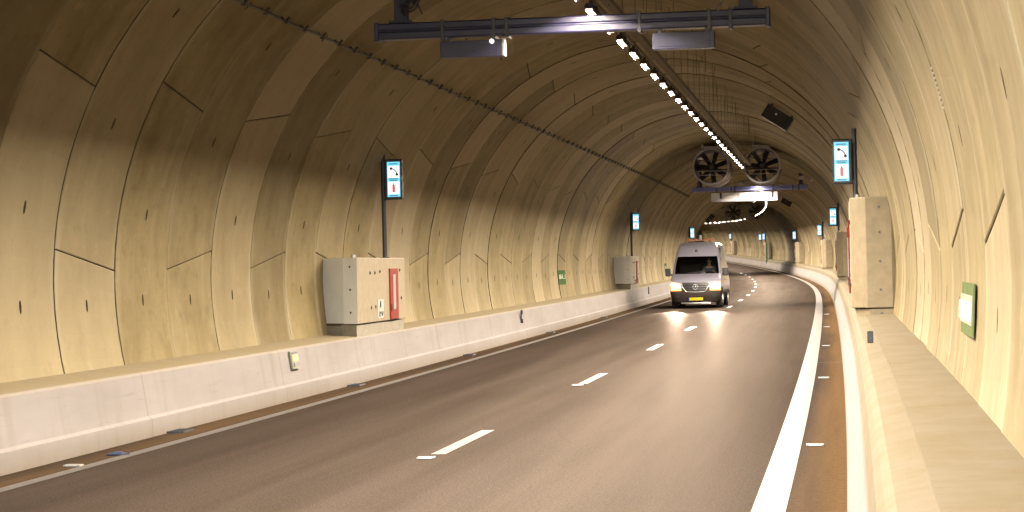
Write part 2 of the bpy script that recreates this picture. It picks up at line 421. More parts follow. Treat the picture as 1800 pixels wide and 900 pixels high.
def build_ring(mb, i, s0, nd, with_pockets):
    joints, pockets = ring_joints(i)
    s1 = s0+RINGW
    edges = [(A0, A0)] + joints + [(A1, A1)]
    lip = rng.uniform(-.011, .011); ring_tone = rng.gauss(.50, .16)
    for (a0, a1), (b0, b1) in zip(edges, edges[1:]):
        tone = min(1, max(0, ring_tone + rng.gauss(0, .17)))
        r = RAD + lip + rng.uniform(-.0025, .0025)
        ga = math.degrees(GAP/RAD)
        span = (b0+b1-a0-a1)/2
        n = max(2, int(round(span/nd)))
        cols = [0.0, .42, .58, 1.0]
        def ang(t, u): return (a0*(1-u)+a1*u)*(1-t) + (b0*(1-u)+b1*u)*t
        def pt(t, u, inset, dr):
            s = s0 + inset + (RINGW-2*inset)*u
            g = math.degrees((inset-GAP+GAP_SEG)/RAD)
            lo, hi = a0*(1-u)+a1*u + g, b0*(1-u)+b1*u - g
            x, z = arcp(lo+(hi-lo)*t, r+dr)
            return P(s, x, z), (s, RAD*R_(lo+(hi-lo)*t))
        ts = [k/n for k in range(n+1)]
        if with_pockets:                       # a row of its own for every pocket
            am = [(a0+a1)/2, (b0+b1)/2]
            ph = math.degrees(.085/RAD)
            extra = []
            for p in pockets:
                if am[0]+2.0 < p < am[1]-2.0:
                    t0, t1 = (p-ph-am[0])/(am[1]-am[0]), (p+ph-am[0])/(am[1]-am[0]); extra.append((t0, t1))
            ts = [t for t in ts if not any(e0-.012 < t < e1+.012 for e0, e1 in extra)] + [t for e in extra for t in e]
            ts.sort()
        else: extra = []
        e0s = {round(e[0], 6) for e in extra}
        grid = {}; info = {}
        i_in = GAP+.010
        for a, t in enumerate(ts):
            for b, u in enumerate(cols):
                p, uvp = pt(t, u, i_in, 0.0); grid[a, b] = mb.vert(p); info[a, b] = uvp
        nr, nc = len(ts), len(cols)
        def add(idx, uvs):
            f = mb.face(idx); mb.uv[f] = uvs; mb.tone[f] = tone
        for a in range(nr-1):
            for b in range(nc-1):
                q = [(a, b), (a, b+1), (a+1, b+1), (a+1, b)]
                if b == 1 and round(ts[a], 6) in e0s:
                    # recessed slot, oval, its floor 5 cm back
                    c4 = [grid[k] for k in q]; m0 = [info[k] for k in q]
                    tm, um = (ts[a]+ts[a+1])/2, .5
                    hw, hh = .034/RINGW, .080/RAD/R_(abs((b0+b1-a0-a1)/2))
                    oval = []; back = []; uo = []
                    for k in range(8):
                        an = math.pi*2*k/8 - math.pi*3/4
                        tt, uu = tm+hh*math.sin(an), um+hw*math.cos(an)
                        p, uvp = pt(tt, uu, i_in, 0.0); oval.append(mb.vert(p)); uo.append(uvp)
                        p, _ = pt(tm+hh*.8*math.sin(an), um+hw*.8*math.cos(an), i_in, .07); back.append(mb.vert(p))
                    for k in range(4):
                        o0, o1, o2 = 2*k, 2*k+1, (2*k+2) % 8
                        add([c4[k], c4[(k+1) % 4], oval[o2], oval[o1], oval[o0]], [m0[k], m0[(k+1) % 4], uo[o2], uo[o1], uo[o0]])
                    for k in range(8):
                        k2 = (k+1) % 8
                        f = mb.face([oval[k], oval[k2], back[k2], back[k]], 1)
                    mb.face(back, 1)
                else:
                    add([grid[k] for k in q], [info[k] for k in q])
        # chamfer and joint faces
        loop = [(0, b) for b in range(nc)] + [(a, nc-1) for a in range(1, nr)] + [(nr-1, b) for b in range(nc-2, -1, -1)] + [(a, 0) for a in range(nr-2, 0, -1)]
        l1 = []; l2 = []; u1 = []
        for (a, b) in loop:
            p, uvp = pt(ts[a], cols[b], GAP, .007); l1.append(mb.vert(p)); u1.append(uvp)
            p, _ = pt(ts[a], cols[b], GAP, .10); l2.append(mb.vert(p))
        m = len(loop)
        for k in range(m):
            k2 = (k+1) % m
            add([grid[loop[k]], l1[k], l1[k2], grid[loop[k2]]], [info[loop[k]], u1[k], u1[k2], info[loop[k2]]])
            mb.face([l1[k], l2[k], l2[k2], l1[k2]], 1)
i_first = -7; n_near = 92
for i in range(i_first, i_first+n_near):
    mb = MB(); s0 = RING0+RINGW*i
    build_ring(mb, i, s0, 3.5 if s0 < 90 else 6.0, s0 < 130)
    mb.build('lining_ring', [M['lining'], M['mortar']], lining, fix=False)
mb = MB()
for i in range(i_first+n_near, int((S_END-RING0)/RINGW)): build_ring(mb, i, RING0+RINGW*i, 8.0, False)
o = mb.build('lining_ring', [M['lining'], M['mortar']], lining, fix=False); tag(o, kind='stuff')
# the part of the tube behind the camera, and the grout behind all joints
def shell(name, s0, s1, r, mat, step):
    mb = MB(); st = []; s = s0
    while s < s1: st.append(s); s += step
    st.append(s1); n = 53; an = [A0-6+(A1-A0+12)*k/(n-1) for k in range(n)]
    for s in st:
        for a in an:
            x, z = arcp(a, r); mb.vert(P(s, x, z))
    for i in range(len(st)-1):
        for j in range(n-1):
            f = mb.face((i*n+j, i*n+j+1, (i+1)*n+j+1, (i+1)*n+j))
            mb.uv[f] = [(st[i], RAD*R_(an[j])), (st[i], RAD*R_(an[j+1])), (st[i+1], RAD*R_(an[j+1])), (st[i+1], RAD*R_(an[j]))]; mb.tone[f] = .5
    return mb.build(name, mat, lining, fix=False)
shell('grout', RING0+RINGW*i_first-.2, S_END, RAD+.095, M['mortar'], 4.0)
mb = MB(); k = [mb.vert(P(S_END-.3, *arcp(a, RAD+.3))) for a in range(0, 360, 10)]; mb.face(k)
mb.build('end_light_stop', M['mortar'], lining, fix=False)  # unseen cap added to keep sky light out of the far end
shell('rear_lining', S_BACK, RING0+RINGW*i_first, RAD, M['lining'], 4.0)
pl = bpy.data.lights.new('added_mouth_portal', 'AREA'); pl.shape = 'RECTANGLE'; pl.size = 9.4; pl.size_y = 6.6; pl.cycles.is_portal = True  # unseen open mouth added behind the camera, for cool daylight on near faces
po = bpy.data.objects.new('added_mouth_portal', pl); COL.objects.link(po); po.location = (XC, S_BACK+.05, 3.2); po.rotation_euler = (R_(90), 0, 0)
gm = MB(); q = [gm.vert(p) for p in ((-200, -300, -.05), (200, -300, -.05), (200, S_BACK, -.05), (-200, S_BACK, -.05))]; gm.face(q)
tag(gm.build('ground', simple('outside_ground', (.20, .19, .17), .9), fix=False), kind='structure')
# ------------------------------------------------------------------ strip lamps under the crown
lamp_mesh = None
LAMP_X, LAMP_Z = -3.302, 5.183
ORD = ['first','second','third','fourth','fifth','sixth','seventh','eighth','ninth','tenth','eleventh','twelfth','thirteenth','fourteenth','fifteenth','sixteenth','seventeenth','eighteenth','nineteenth','twentieth','twenty-first']
proto = at('strip_lamp', 0, LAMP_X, LAMP_Z)
hb = MB(); hb.prism([(-.055, .0), (.055, .0), (.055, .04), (.03, .07), (-.03, .07), (-.055, .04)], -.56, .56, ax='y')
hb.box((-.048, 0, -.0147), (.006, 1.04, .0354)); hb.box((.048, 0, -.0147), (.006, 1.04, .0354)); hb.box((0, -.30, .10), (.04, .06, .05)); hb.box((0, .30, .10), (.04, .06, .05))
hb.build('housing', M['matt_dark'], proto)
lm = MB(); k = [lm.vert(p) for p in ((-.044, -.48, -.002), (.044, -.48, -.002), (.044, .48, -.002), (-.044, .48, -.002))]; lm.face(k[::-1])
df = lm.build('diffuser', M['lens'], proto, fix=False)
ld = bpy.data.lights.new('lamp_light', 'AREA'); ld.shape = 'RECTANGLE'; ld.size = .083; ld.size_y = .94; ld.energy = LAMP_POWER; ld.color = LAMP_COLOR
ld_far = ld.copy(); ld_far.energy = LAMP_POWER*2
lo = bpy.data.objects.new('lamp_light', ld); COL.objects.link(lo); lo.parent = df; lo.location = (0, 0, -.003)
LAMPS = 'white strip lamps in a row under the crown'
first = True
for i in range(-18, 150):
    s = 26.325+2.0074*i
    if s > 205 and i % 4: continue
    if 79.5 < s < 87.5 or 186 < s < 205 or 97.4 < s < 99.8: continue  # gap kept short: a few lamps added before the fans to light the van
    if first: o = proto; first = False; o.location = P(s, LAMP_X, LAMP_Z); o.rotation_euler.z = frame(s)[3]
    else: o = dup(proto, loc=P(s, LAMP_X, LAMP_Z), rz=frame(s)[3])
    if s > 205:
        for l_ in [c_ for h_ in o.children for c_ in h_.children]: l_.data = ld_far
    if 2 <= i <= 22:
        lab = 'small bright strip lamp under the crown, %s in the row beyond the near blue beam' % ORD[i-2]
    elif i in (0, 1): lab = ['bright strip lamp cut off by the top edge of the photo', 'bright strip lamp showing just above the near blue beam'][i]
    elif i < 0: lab = 'white strip lamp of the crown row, nearer than the near blue beam'
    else: lab = 'distant strip lamp of the crown row, beyond the nearer pair of round fans or added just short of them'
    tag(o, lab, 'lamp', LAMPS)

# ------------------------------------------------------------------ cable tray with hangers, right of the lamps
tray = empty('cable_tray', P(0, 0, 0))
tag(tray, 'long cable tray on thin hanger rods running beside the strip lamps', 'cable tray')
TX, TZ = -3.13, 5.32
def seg_range(s0, s1, step):
    out = []; s = s0
    while s < s1-1e-6: out.append(s); s += step
    return out+[s1]
def sweep(name, rect, st, mat, par):
    mb = MB()
    for s in st:
        for x, z in rect: mb.vert(P(s, x, z))
    n = len(rect)
    for i in range(len(st)-1):
        for j in range(n): mb.face((i*n+j, i*n+(j+1) % n, (i+1)*n+(j+1) % n, (i+1)*n+j))
    return mb.build(name, mat, par)
for a, b in ((6, 80.5), (90, 190)):
    st = seg_range(a, b, 2.0)
    sweep('tray_channel', [(TX-.06, TZ), (TX+.06, TZ), (TX+.06, TZ+.07), (TX+.052, TZ+.07), (TX+.052, TZ+.01), (TX-.052, TZ+.01), (TX-.052, TZ+.07), (TX-.06, TZ+.07)], st, M['dusty'], tray)
    mb = MB(); mb.tube([P(s, TX+.03+.012*math.sin(s*.7), TZ+.045) for s in st], .03, 6); mb.build('cable', M['rubber'], tray)
    sweep('lamp_rail', [(LAMP_X-.03, LAMP_Z+.125), (LAMP_X+.03, LAMP_Z+.125), (LAMP_X+.03, LAMP_Z+.165), (LAMP_X-.03, LAMP_Z+.165)], st, M['dusty'], tray)
nrod = 0; rr_ = random.Random(4)
for s in seg_range(20.6, 80.5, 2.0) + seg_range(92, 110, 3.0):
    for dx in ((.0, .30) if int(s*.5) % 3 == 0 else (.0,)):
        if nrod >= 98: break
        x = TX+dx; zt = ZC+math.sqrt(RAD**2-(x-XC)**2)
        mb = MB(); mb.tube([P(s, x, TZ-.03 if dx < .2 else TZ+rr_.uniform(.1, .6)), P(s+.02, x, zt+.02)], .0055, 6)
        mb.build('hanger_rod', M['dusty'], tray); nrod += 1
# short tie rods and clamps at odd places, as on any tray
mb = MB(); rr = random.Random(11)
for s in seg_range(24, 80, 2.3):
    x = TX+rr.uniform(.1, .5); zt = ZC+math.sqrt(RAD**2-(x-XC)**2)
    mb.tube([P(s, x, zt+.02), P(s, x, zt-rr.uniform(.15, .7))], .006, 5)
mb.build('tie_rods', M['dusty'], tray)['kind'] = 'stuff'

# ------------------------------------------------------------------ radiating cable with clips, high on the left
rad = empty('radiating_cable', P(0, 0, 0))
tag(rad, 'black cable on small clips running along the left side of the vault', 'cable')
CA = 133.5
cst = seg_range(6, 190, 1.0)
mb = MB(); mb.tube([P(s, *arcp(CA + .10*math.sin(s*1.9), RAD-.075)) for s in cst], .018, 7)
mb.build('cable', M['rubber'], rad, smooth=True)
nclip = 0
for s in seg_range(16.14, 112, 1.0):
    mb = MB()
    p0 = P(s, *arcp(CA, RAD+.01)); p1 = P(s, *arcp(CA, RAD-.12))
    mb.cyl(p0, p1, .013, 6); mb.cyl(P(s, *arcp(CA-1.0, RAD-.085)), P(s, *arcp(CA+.35, RAD-.085)), .020, 6)
    mb.build('clip', M['black'], rad); nclip += 1

# ------------------------------------------------------------------ overhead beams
def beam_frame(s, label, near):
    g = at('overhead_beam', s, 0, 0); tag(g, label, 'beam')
    x0, x1, zc = (-6.10, -.955, 4.945) if near else (-6.28, -1.05, 5.02)
    mb = MB()                                             # rounded hollow profile with two grooves along it
    prof = [(-.10, -.10), (.10, -.10), (.115, -.085), (.115, -.035), (.095, -.025), (.095, -.005), (.115, .005), (.115, .10), (.095, .115), (-.095, .115), (-.115, .10), (-.115, .03), (-.095, .02), (-.095, 0), (-.115, -.01), (-.115, -.085)]
    mb.prism([(p[0], p[1]+zc) for p in prof], x0, x1, ax='x')
    mb.build('beam', M['blue_steel'], g, bevel=.006)
    for xx in (x0+.02, x1-.02):
        mb = MB(); mb.box((xx, 0, zc+.005), (.06, .25, .25)); mb.build('end_cap', M['blue_steel'], g, bevel=.01)
    for xx in (x0+.34, x1-.30):
        zt = ZC+math.sqrt(RAD**2-(xx-XC)**2)
        mb = MB(); mb.box((xx, 0, (zc+.11+zt)/2), (.17, .17, zt-zc-.10)); mb.box((xx, 0, zt-.02), (.34, .30, .05)); mb.box((xx, 0, zc+.13), (.30, .26, .03))
        mb.build('hanger_post', M['blue_steel'], g, bevel=.006)
    for xx in (-5.2, -4.52, -4.35, -2.62, -1.72, -1.45):
        mb = MB(); mb.box((xx, 0, zc), (.045, .27, .265)); mb.build('clamp', M['dark_steel'], g, bevel=.004)
    return g, x0, x1, zc
g1, x0, x1, zc = beam_frame(27.6, 'near blue grey overhead beam with two dark boxes hung beneath, top of photo', True)
for bx, bw in ((-4.83, .82), (-2.06, .80)):
    mb = MB(); mb.box((bx, .02, zc-.255), (bw, .20, .215)); bo = mb.build('signal_box', M['blue_steel'], g1, bevel=.008)
    mb = MB(); mb.box((bx, -.085, zc-.255), (bw-.12, .012, .15)); mb.build('rear_lid', M['blue_steel'], bo, bevel=.004)
    for sx in (-.3, .3):
        mb = MB(); mb.box((bx+sx, 0, zc-.13), (.05, .12, .06)); mb.build('bracket', M['dark_steel'], g1)
mb = MB(); mb.box((-4.83+.425, .02, zc-.25), (.022, .20, .225)); mb.build('edge_strip', M['white_plate'], g1)
mb = MB(); mb.cyl((-4.55, -.13, zc-.175), (-4.55, -.05, zc-.175), .028, 12); mb.build('small_lamp', emit('small_lamp_lens', (1, .9, .75), 3.0), g1)
rr = random.Random(5)
mb = MB()                                                 # loose cable loops at the left post
for k in range(6):
    pts = []; ph = rr.uniform(0, 6)
    for j in range(12):
        t = j/11; pts.append(Vector((-5.76+.12+.22*math.sin(t*3.1+ph)*.5+.1*t, -.12+.05*math.sin(k), 5.10+.40*t-.07*math.sin(t*6.3+ph)+.02*k)))
    mb.tube(pts, .013, 6)
mb.build('cable_loops', M['rubber'], g1)
mb = MB(); mb.tube([(-1.62+.03*j+.1*(j/8)**2, -.10, 5.02+.085*j) for j in range(9)], .010, 6); mb.build('cable', M['galv'], g1)
mb = MB(); mb.box((-5.80, -.02, 5.43), (.34, .26, .10)); mb.box((-5.62, .02, 5.36), (.10, .10, .10)); mb.build('junction_box', M['blue_steel'], g1, bevel=.006)

g2, x0, x1, zc = beam_frame(98.5, 'distant blue overhead beam with a long white box beneath, below the round fans', False)
M['blue_bright'] = simple('bright_blue_paint', (.16, .18, .46), .35, .2)
for ch in g2.children:
    if ch.name.split('.')[0] in ('beam', 'end_cap'): ch.data.materials[0] = M['blue_bright']
mb = MB(); mb.box((-3.93, .0, zc-.37), (3.02, .30, .40)); wb = mb.build('white_box', M['white_metal'], g2, bevel=.01)
for xx in (-5.0, -4.2, -3.5, -2.65):
    mb = MB(); mb.box((xx, -.16, zc-.30), (.09, .03, .26)); mb.build('hook', M['dark_steel'] if xx in (-5.0, -2.65) else M['white_plate'], g2)
mb = MB(); mb.tube([(-3.45+.10*math.sin(t*1.2)-.34*max(0, t-2)**1.5/2, -.22, zc-.05-.24*t) for t in [j*.28 for j in range(10)]], .018, 8); mb.build('white_conduit', M['white_plate'], g2, smooth=True)
mb = MB()
for k in range(5):
    pts = [(-4.5+.5*k*.5+.8*t, -.16-.02*k, zc+.15+.16*math.sin(t*3.1)*(1+.3*math.sin(k*2.1))+.03*k) for t in [j/9 for j in range(10)]]
    mb.tube(pts, .035, 6)
mb.build('cable_bundle', M['white_plate'], g2, smooth=True)
mb = MB(); mb.cyl((-1.34, 0, zc+.10), (-1.34, 0, zc+.34), .035, 8); mb.build('camera_post', M['blue_bright'], g2)
mb = MB(); mb.box((-1.34, -.02, zc+.42), (.17, .36, .17), Matrix.Rotation(.25, 3, 'Y')); mb.build('camera_head', M['white_metal'], g2, bevel=.02)
mb = MB(); mb.cyl((-6.02, -.05, zc+.1), (-6.02, -.05, zc+.36), .06, 8); mb.build('bracket', M['blue_bright'], g2)

# ------------------------------------------------------------------ jet fans
def make_fan():
    f = empty('jet_fan', (0, 0, 0))
    mb = MB(); mb.ring((0, 0, 0), (0, 1, 0), .655, .715, .10, 48); mb.ring((0, .10, 0), (0, 1, 0), .64, .69, 3.3, 48); mb.ring((0, 3.4, 0), (0, 1, 0), .655, .715, .10, 48)
    mb.ring((0, 1.1, 0), (0, 1, 0), .64, .72, .05, 48); mb.ring((0, 2.3, 0), (0, 1, 0), .64, .72, .05, 48)
    mb.build('casing', M['fan_paint'], f, smooth=True)
    mb = MB(); mb.ring((0, .06, 0), (0, 1, 0), .634, .652, 3.38, 48); mb.build('liner', M['fan_dark'], f, smooth=True)
    mb = MB(); mb.cyl((0, .55, 0), (0, .75, 0), .10, 20, .17); mb.cyl((0, .75, 0), (0, 2.7, 0), .17, 20)
    mb.build('hub', M['fan_dark'], f, smooth=True)
    for k in range(7):
        mb = MB(); a = 2*math.pi*k/7+.35
        pts = []
        for r, wd, tw in ((.16, .10, .75), (.36, .11, .55), (.63, .10, .38)):
            for e in (-1, 1):
                wx = e*wd*math.cos(tw); wy = e*wd*math.sin(tw)
                pts.append((r*math.cos(a)-wx*math.sin(a), .95+wy, r*math.sin(a)+wx*math.cos(a)))
        idx = [mb.vert(p) for p in pts] + [mb.vert((p[0], p[1]+.018, p[2])) for p in pts]
        for q in ((0,1,3,2),(2,3,5,4),(7,6,8,9),(9,8,10,11),(0,2,8,6),(2,4,10,8),(3,1,7,9),(5,3,9,11),(1,0,6,7),(4,5,11,10)): mb.face([idx[i] for i in q])
        mb.build('blade', M['fan_dark'], f)
    for z in (-.17, -.33, .26):
        hw = math.sqrt(.655**2-z*z)
        mb = MB(); mb.box((0, .14, z), (2*hw, .03, .024)); mb.build('guard_bar', M['fan_paint'] if z < 0 else M['fan_dark'], f)
    mb = MB(); mb.box((0, 3.1, 0), (1.28, .02, .05)); mb.box((0, 3.1, 0), (.05, .02, 1.28)); mb.build('rear_stay', M['fan_dark'], f)
    for y in (.12, 2.9):
        mb = MB(); mb.box((0, y, .74), (.72, .16, .10)); mb.box((-.32, y, .86), (.07, .14, .24)); mb.box((.32, y, .86), (.07, .14, .24))
        mb.build('bracket', M['fan_paint'], f, bevel=.008)
    mb = MB(); mb.tube([(.70, .05, -.05), (.74, .03, -.2), (.66, .02, -.38), (.52, .02, -.55), (.30, .02, -.68)], .028, 6); mb.build('power_cable', simple('ochre_cable', (.55, .40, .20), .5) if 'ochre' not in M else M['ochre'], f, smooth=True)
    return f
fan = make_fan()
FANS = 'round jet fans hung in pairs under the crown'
def place_fan(o, s, x, z, label):
    o.location = P(s, x, z); o.rotation_euler.z = frame(s)[3]; tag(o, label, 'fan', FANS)
place_fan(fan, 83.6, -4.73, 5.455, 'left round fan of the nearer pair above the distant blue beam')
place_fan(dup(fan), 83.6, -2.75, 5.455, 'right round fan of the nearer pair above the distant blue beam')
place_fan(dup(fan), 196, -4.86, 5.67, 'small left fan of the far pair seen below the white box')
place_fan(dup(fan), 196, -2.76, 5.67, 'small right fan of the far pair seen below the white box')

# ------------------------------------------------------------------ loudspeakers and camera on the vault
def speaker(s, a, label, group='black loudspeakers on the vault'):
    x, z = arcp(a, RAD-.26); o = at('loudspeaker', s, x, z); tag(o, label, 'loudspeaker', group)
    rot = Matrix.Rotation(-(R_(a)-math.pi/2), 3, 'Y')
    mb = MB(); mb.box((0, 0, 0), (.76, .50, .36), rot); mb.build('cabinet', M['black'], o, bevel=.015)
    mb = MB(); mb.box(rot @ Vector((0, -.26, 0)), (.68, .02, .29), rot); mb.build('grille', simple('speaker_grille', (.02, .02, .022), .7), o)
    for e in (-.3, .3):
        mb = MB(); mb.box(rot @ Vector((e, .08, .22)), (.05, .10, .16), rot); mb.build('bracket', M['dark_steel'], o)
    mb = MB(); mb.box(rot @ Vector((-.06, -.275, .05)), (.05, .01, .05), rot); mb.build('badge', M['galv'], o)
speaker(55.2, 56.5, 'larger black loudspeaker box tilted on the vault, right of the strip lamps')
speaker(153, 59.5, 'small black loudspeaker box on the vault just right of the white box end')
speaker(172, 136.0, 'small black loudspeaker at the far end of the left vault cable')
cc = at('surveillance_camera', 96, -.80, 5.28); tag(cc, 'small pale surveillance camera on a bracket, right of the distant blue beam', 'camera')
mb = MB(); mb.box((0, -.05, 0), (.14, .42, .15), Matrix.Rotation(.2, 3, 'Z')); mb.build('body', M['white_metal'], cc, bevel=.02)
mb = MB(); mb.tube([(.03, .05, .06), (.30, .05, .16)], .03, 8); mb.build('bracket', M['galv'], cc)
mb = MB(); mb.cyl((.05, -.27, 0), (.045, -.24, 0), .05, 12); mb.build('lens', M['black'], cc)
# ------------------------------------------------------------------ emergency cabinets and their lit signs
def make_sign(z0, z1, side):
    """pole with a lit box; side = +1 box to the right of the pole, -1 to the left. origin = pole foot"""
    t = empty('emergency_sign', (0, 0, 0))
    mb = MB(); mb.cyl((0, 0, z0), (0, 0, z1), .042, 14); mb.cyl((0, 0, z0), (0, 0, z0+.02), .085, 14); mb.build('pole', M['dark_steel'], t, smooth=True)
    bx = side*.195; zb = z1-.53
    mb = MB(); mb.box((bx, 0, zb), (.325, .17, .73)); box = mb.build('sign_box', M['black'], t, bevel=.02, seg=3)
    for dz in (-.33, .33):
        mb = MB(); mb.box((side*.05, 0, zb+dz), (.13, .10, .06)); mb.build('clamp', M['dark_steel'], t)
    y = -.088
    mb = MB(); mb.box((bx+.012*side, y, zb), (.235, .006, .63)); dsp = mb.build('display', M['glow_cyan'], box)
    mb = MB(); mb.box((bx+.012*side, y-.005, zb+.135), (.205, .004, .215)); mb.build('telephone_field', M['glow_white'], box)
    mb = MB(); mb.box((bx+.012*side, y-.005, zb-.155), (.205, .004, .225)); mb.build('extinguisher_field', M['glow_white'], box)
    cx = bx+.012*side
    mb = MB()                                              # handset: curved grip, two ends
    arc = [(cx-.055+.12*math.sin(a), zb+.095+.12*math.cos(a)-.02) for a in [j*.16+.15 for j in range(9)]]
    for p, q in zip(arc, arc[1:]):
        mb.tube([(p[0], y-.010, p[1]), (q[0], y-.010, q[1])], .010, 6)
    mb.cyl((arc[0][0]-.005, y-.016, arc[0][1]), (arc[0][0]-.005, y-.006, arc[0][1]), .026, 10); mb.cyl((arc[-1][0], y-.016, arc[-1][1]-.005), (arc[-1][0], y-.006, arc[-1][1]-.005), .026, 10)
    mb.build('handset_mark', M['black'], box)
    mb = MB(); mb.prism([(cx-.024, zb-.235), (cx+.024, zb-.235), (cx+.024, zb-.11), (cx+.008, zb-.085), (cx+.008, zb-.065), (cx-.008, zb-.065), (cx-.008, zb-.085), (cx-.024, zb-.11)], y-.014, y-.006, ax='y'); mb.build('extinguisher_mark', M['glow_red'], box)
    for dz, wd in ((.278, .16), (.008, .17), (-.020, .14), (-.293, .15)):
        mb = MB(); mb.box((cx, y-.005, zb+dz), (wd, .004, .018)); mb.build('trim_line', M['glow_teal'], box)
    return t
SIGNS = 'lit telephone and extinguisher signs on poles'
CABS = 'concrete emergency cabinets along the walls'

def make_cabinet(left):
    """footprint in local (x, y); x right, y along. Left: depth runs to -x; right: depth to +x"""
    c = empty('emergency_cabinet', (0, 0, 0))
    sg = -1 if left else 1
    if left: near, far, z0, z1, dep = -1.98, 1.98, .17, 1.27, 1
    else: near, far, z0, z1, dep = -1.75, 1.75, .10, 1.82, 1
    if left:
        fp = [(0, near), (-.30, near+.24), (-.86, near+.80), (-.86, far-.6), (-.30, far-.18), (0, far)]
        top_extra = .0
    else:
        fp = [(0, near+.35), (.23, near), (.62, near), (1.0, near+.2), (1.0, far-.2), (.62, far), (.23, far), (0, far-.35)]
    n = len(fp)
    mb = MB(); mb.prism(fp, z0, z1)
    mats = [M['beige_panel'], M['lit_side']]
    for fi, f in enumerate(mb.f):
        if left and fi in (0, 1, 2): mb.m[fi] = 1  # camera-facing sides coloured as if lit
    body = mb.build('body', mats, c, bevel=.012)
    mb = MB()
    pl = [(p[0]+sg*.035, p[1]*.985) for p in fp]
    if not left: pl = [(max(p[0], .06), p[1]) for p in pl]
    mb.prism(pl, -.06, z0-.018); mb.build('plinth', M['plinth'] if left else M['beige_panel'], c)
    mb = MB(); mb.prism([(p[0]+sg*.06, p[1]*.97) for p in pl], z0-.03, z0+.01); mb.build('shadow_gap', M['mortar'], c)
    xf = -sg*.004
    # red door with a bright pull-out strip
    y0, y1 = (.56, 1.24) if left else (.55, 1.05)
    zb, zt = (.19, 1.08) if left else (.30, 1.50)
    mb = MB(); mb.box((-sg*.012, (y0+y1)/2, (zb+zt)/2), (.03, y1-y0, zt-zb)); d = mb.build('red_door', M['red'], c, bevel=.004)
    mb = MB(); mb.box((-sg*.030, (y0+y1)/2-.02, (zb+zt)/2+.03), (.012, (y1-y0)*.30, (zt-zb)*.70)); mb.build('glazed_strip', M['silver'], d, bevel=.003)
    mb = MB(); mb.box((-sg*.030, y0+.05, zb+.2), (.02, .05, .14)); mb.build('handle', M['black'], d)
    # white plate with two pictograms
    yy, zz = (-.22, .385) if left else (-.55, .70)
    mb = MB(); mb.box((xf, yy, zz), (.012, .46, .32)); pt_ = mb.build('white_plate', M['white_plate'], c, bevel=.003)
    e = -sg*.012
    mb = MB(); mb.box((e, yy-.02, zz+.07), (.008, .085, .09)); mb.box((e, yy-.02, zz+.127), (.008, .035, .03)); mb.build('extinguisher_mark', M['black'], pt_)
    mb = MB()
    for k in range(12):
        a0_, a1_ = k*math.pi/6, (k+1)*math.pi/6
        mb.tube([(e, yy-.09+.055*math.cos(a0_), zz-.09+.04*math.sin(a0_)), (e, yy-.09+.055*math.cos(a1_), zz-.09+.04*math.sin(a1_))], .008, 5)
    mb.tube([(e, yy+.03, zz-.05), (e, yy+.10, zz-.12), (e, yy+.15, zz-.05)], .010, 5); mb.build('hose_mark', M['black'], pt_)
    # sunken bolt heads with rust-dark holes
    if left: pts = [(-1.0, 1.08-.07), (-.62, 1.01), (-.2, 1.03), (-.95, .42), (-.6, .43), (1.5, 1.05), (1.6, .55)]
    else: pts = [(-1.0, 1.45), (-.8, 1.45), (-1.0, .45), (-.8, .45), (.2, 1.45), (.2, .45)]
    for y, z in pts:
        mb = MB(); mb.cyl((sg*.01, y, z), (-sg*.006, y, z), .032, 12); mb.cyl((-sg*.004, y, z), (-sg*.016, y, z), .018, 6); mb.build('bolt', M['dark_steel'], c)
    if left:
        u = Vector((-.30, .24, 0)).normalized(); nn = Vector((-u.y, u.x, 0)); nn = nn if nn.y < 0 else -nn
        for z in (.36, .74, 1.12):
            p = Vector((-.15, near+.12, z)); mb = MB(); mb.cyl(p-nn*.01, p+nn*.008, .020, 12); mb.build('bolt', M['fan_dark'], c)
    else:
        for z in (.38, .82, 1.27, 1.66):
            mb = MB(); mb.cyl((.44, near+.01, z), (.44, near-.008, z), .020, 12); mb.build('bolt', M['fan_dark'], c)
        mb = MB(); mb.cyl((.45, near+.05, -.0), (.45, near+.025, .0), .03, 12); mb.build('bolt', M['fan_dark'], c)
        mb = MB(); mb.box((-.02, .3, 1.30), (.05, .22, .16)); mb.build('call_panel', M['red'], c, bevel=.006)
    mb = MB(); mb.cyl((sg*.12, near+.30, z1), (sg*.12, near+.30, z1+.05), .04, 10); mb.build('top_fitting', M['galv'], c)
    return c
cl = make_cabinet(True); cr = make_cabinet(False)
sl = make_sign(0, 1.95, 1); sr = make_sign(0, 1.15, -1)
WHERE_L = ['nearest on the left wall', 'on the left wall a short way before the van', 'just above and left of the van roof']
for k in range(3):
    s = 37.9+49.73*k
    o = cl if k == 0 else dup(cl)
    o.location = P(s-1.42, -8.0, LEDGE_L); o.rotation_euler.z = frame(s)[3]
    tag(o, ['broad low concrete cabinet with red strip door, nearest on the left ledge', 'small grey and beige cabinet on the left ledge, before the van', 'concrete cabinet on the left ledge hidden behind the silver van'][k], 'cabinet', CABS)
    o = sl if k == 0 else dup(sl)
    o.location = P(s, -8.24, 2.03); o.rotation_euler.z = frame(s)[3]
    tag(o, 'lit sign on a dark pole, '+WHERE_L[k], 'sign', SIGNS)
LAB_C = ['tall beige concrete cabinet on the right ledge, nearest and largest', 'beige cabinet half hidden directly behind the nearest right hand cabinet', 'third grey beige cabinet along the right ledge, clear of the second', 'fourth cabinet along the right ledge, at the bend of the white line', 'far pale cabinet beside the green strip on the outer wall of the bend', 'farthest tiny cabinet just right of the van roof']
LAB_S = ['lit sign left of a dark pole above the nearest right hand cabinet', 'lit sign above the half hidden second cabinet on the right', 'lit sign above the third cabinet on the right', 'small lit sign above the fourth cabinet, at the bend', 'tiny lit sign above the green strip on the outer wall of the bend', 'tiny lit sign just right of the van roof, farthest of all']
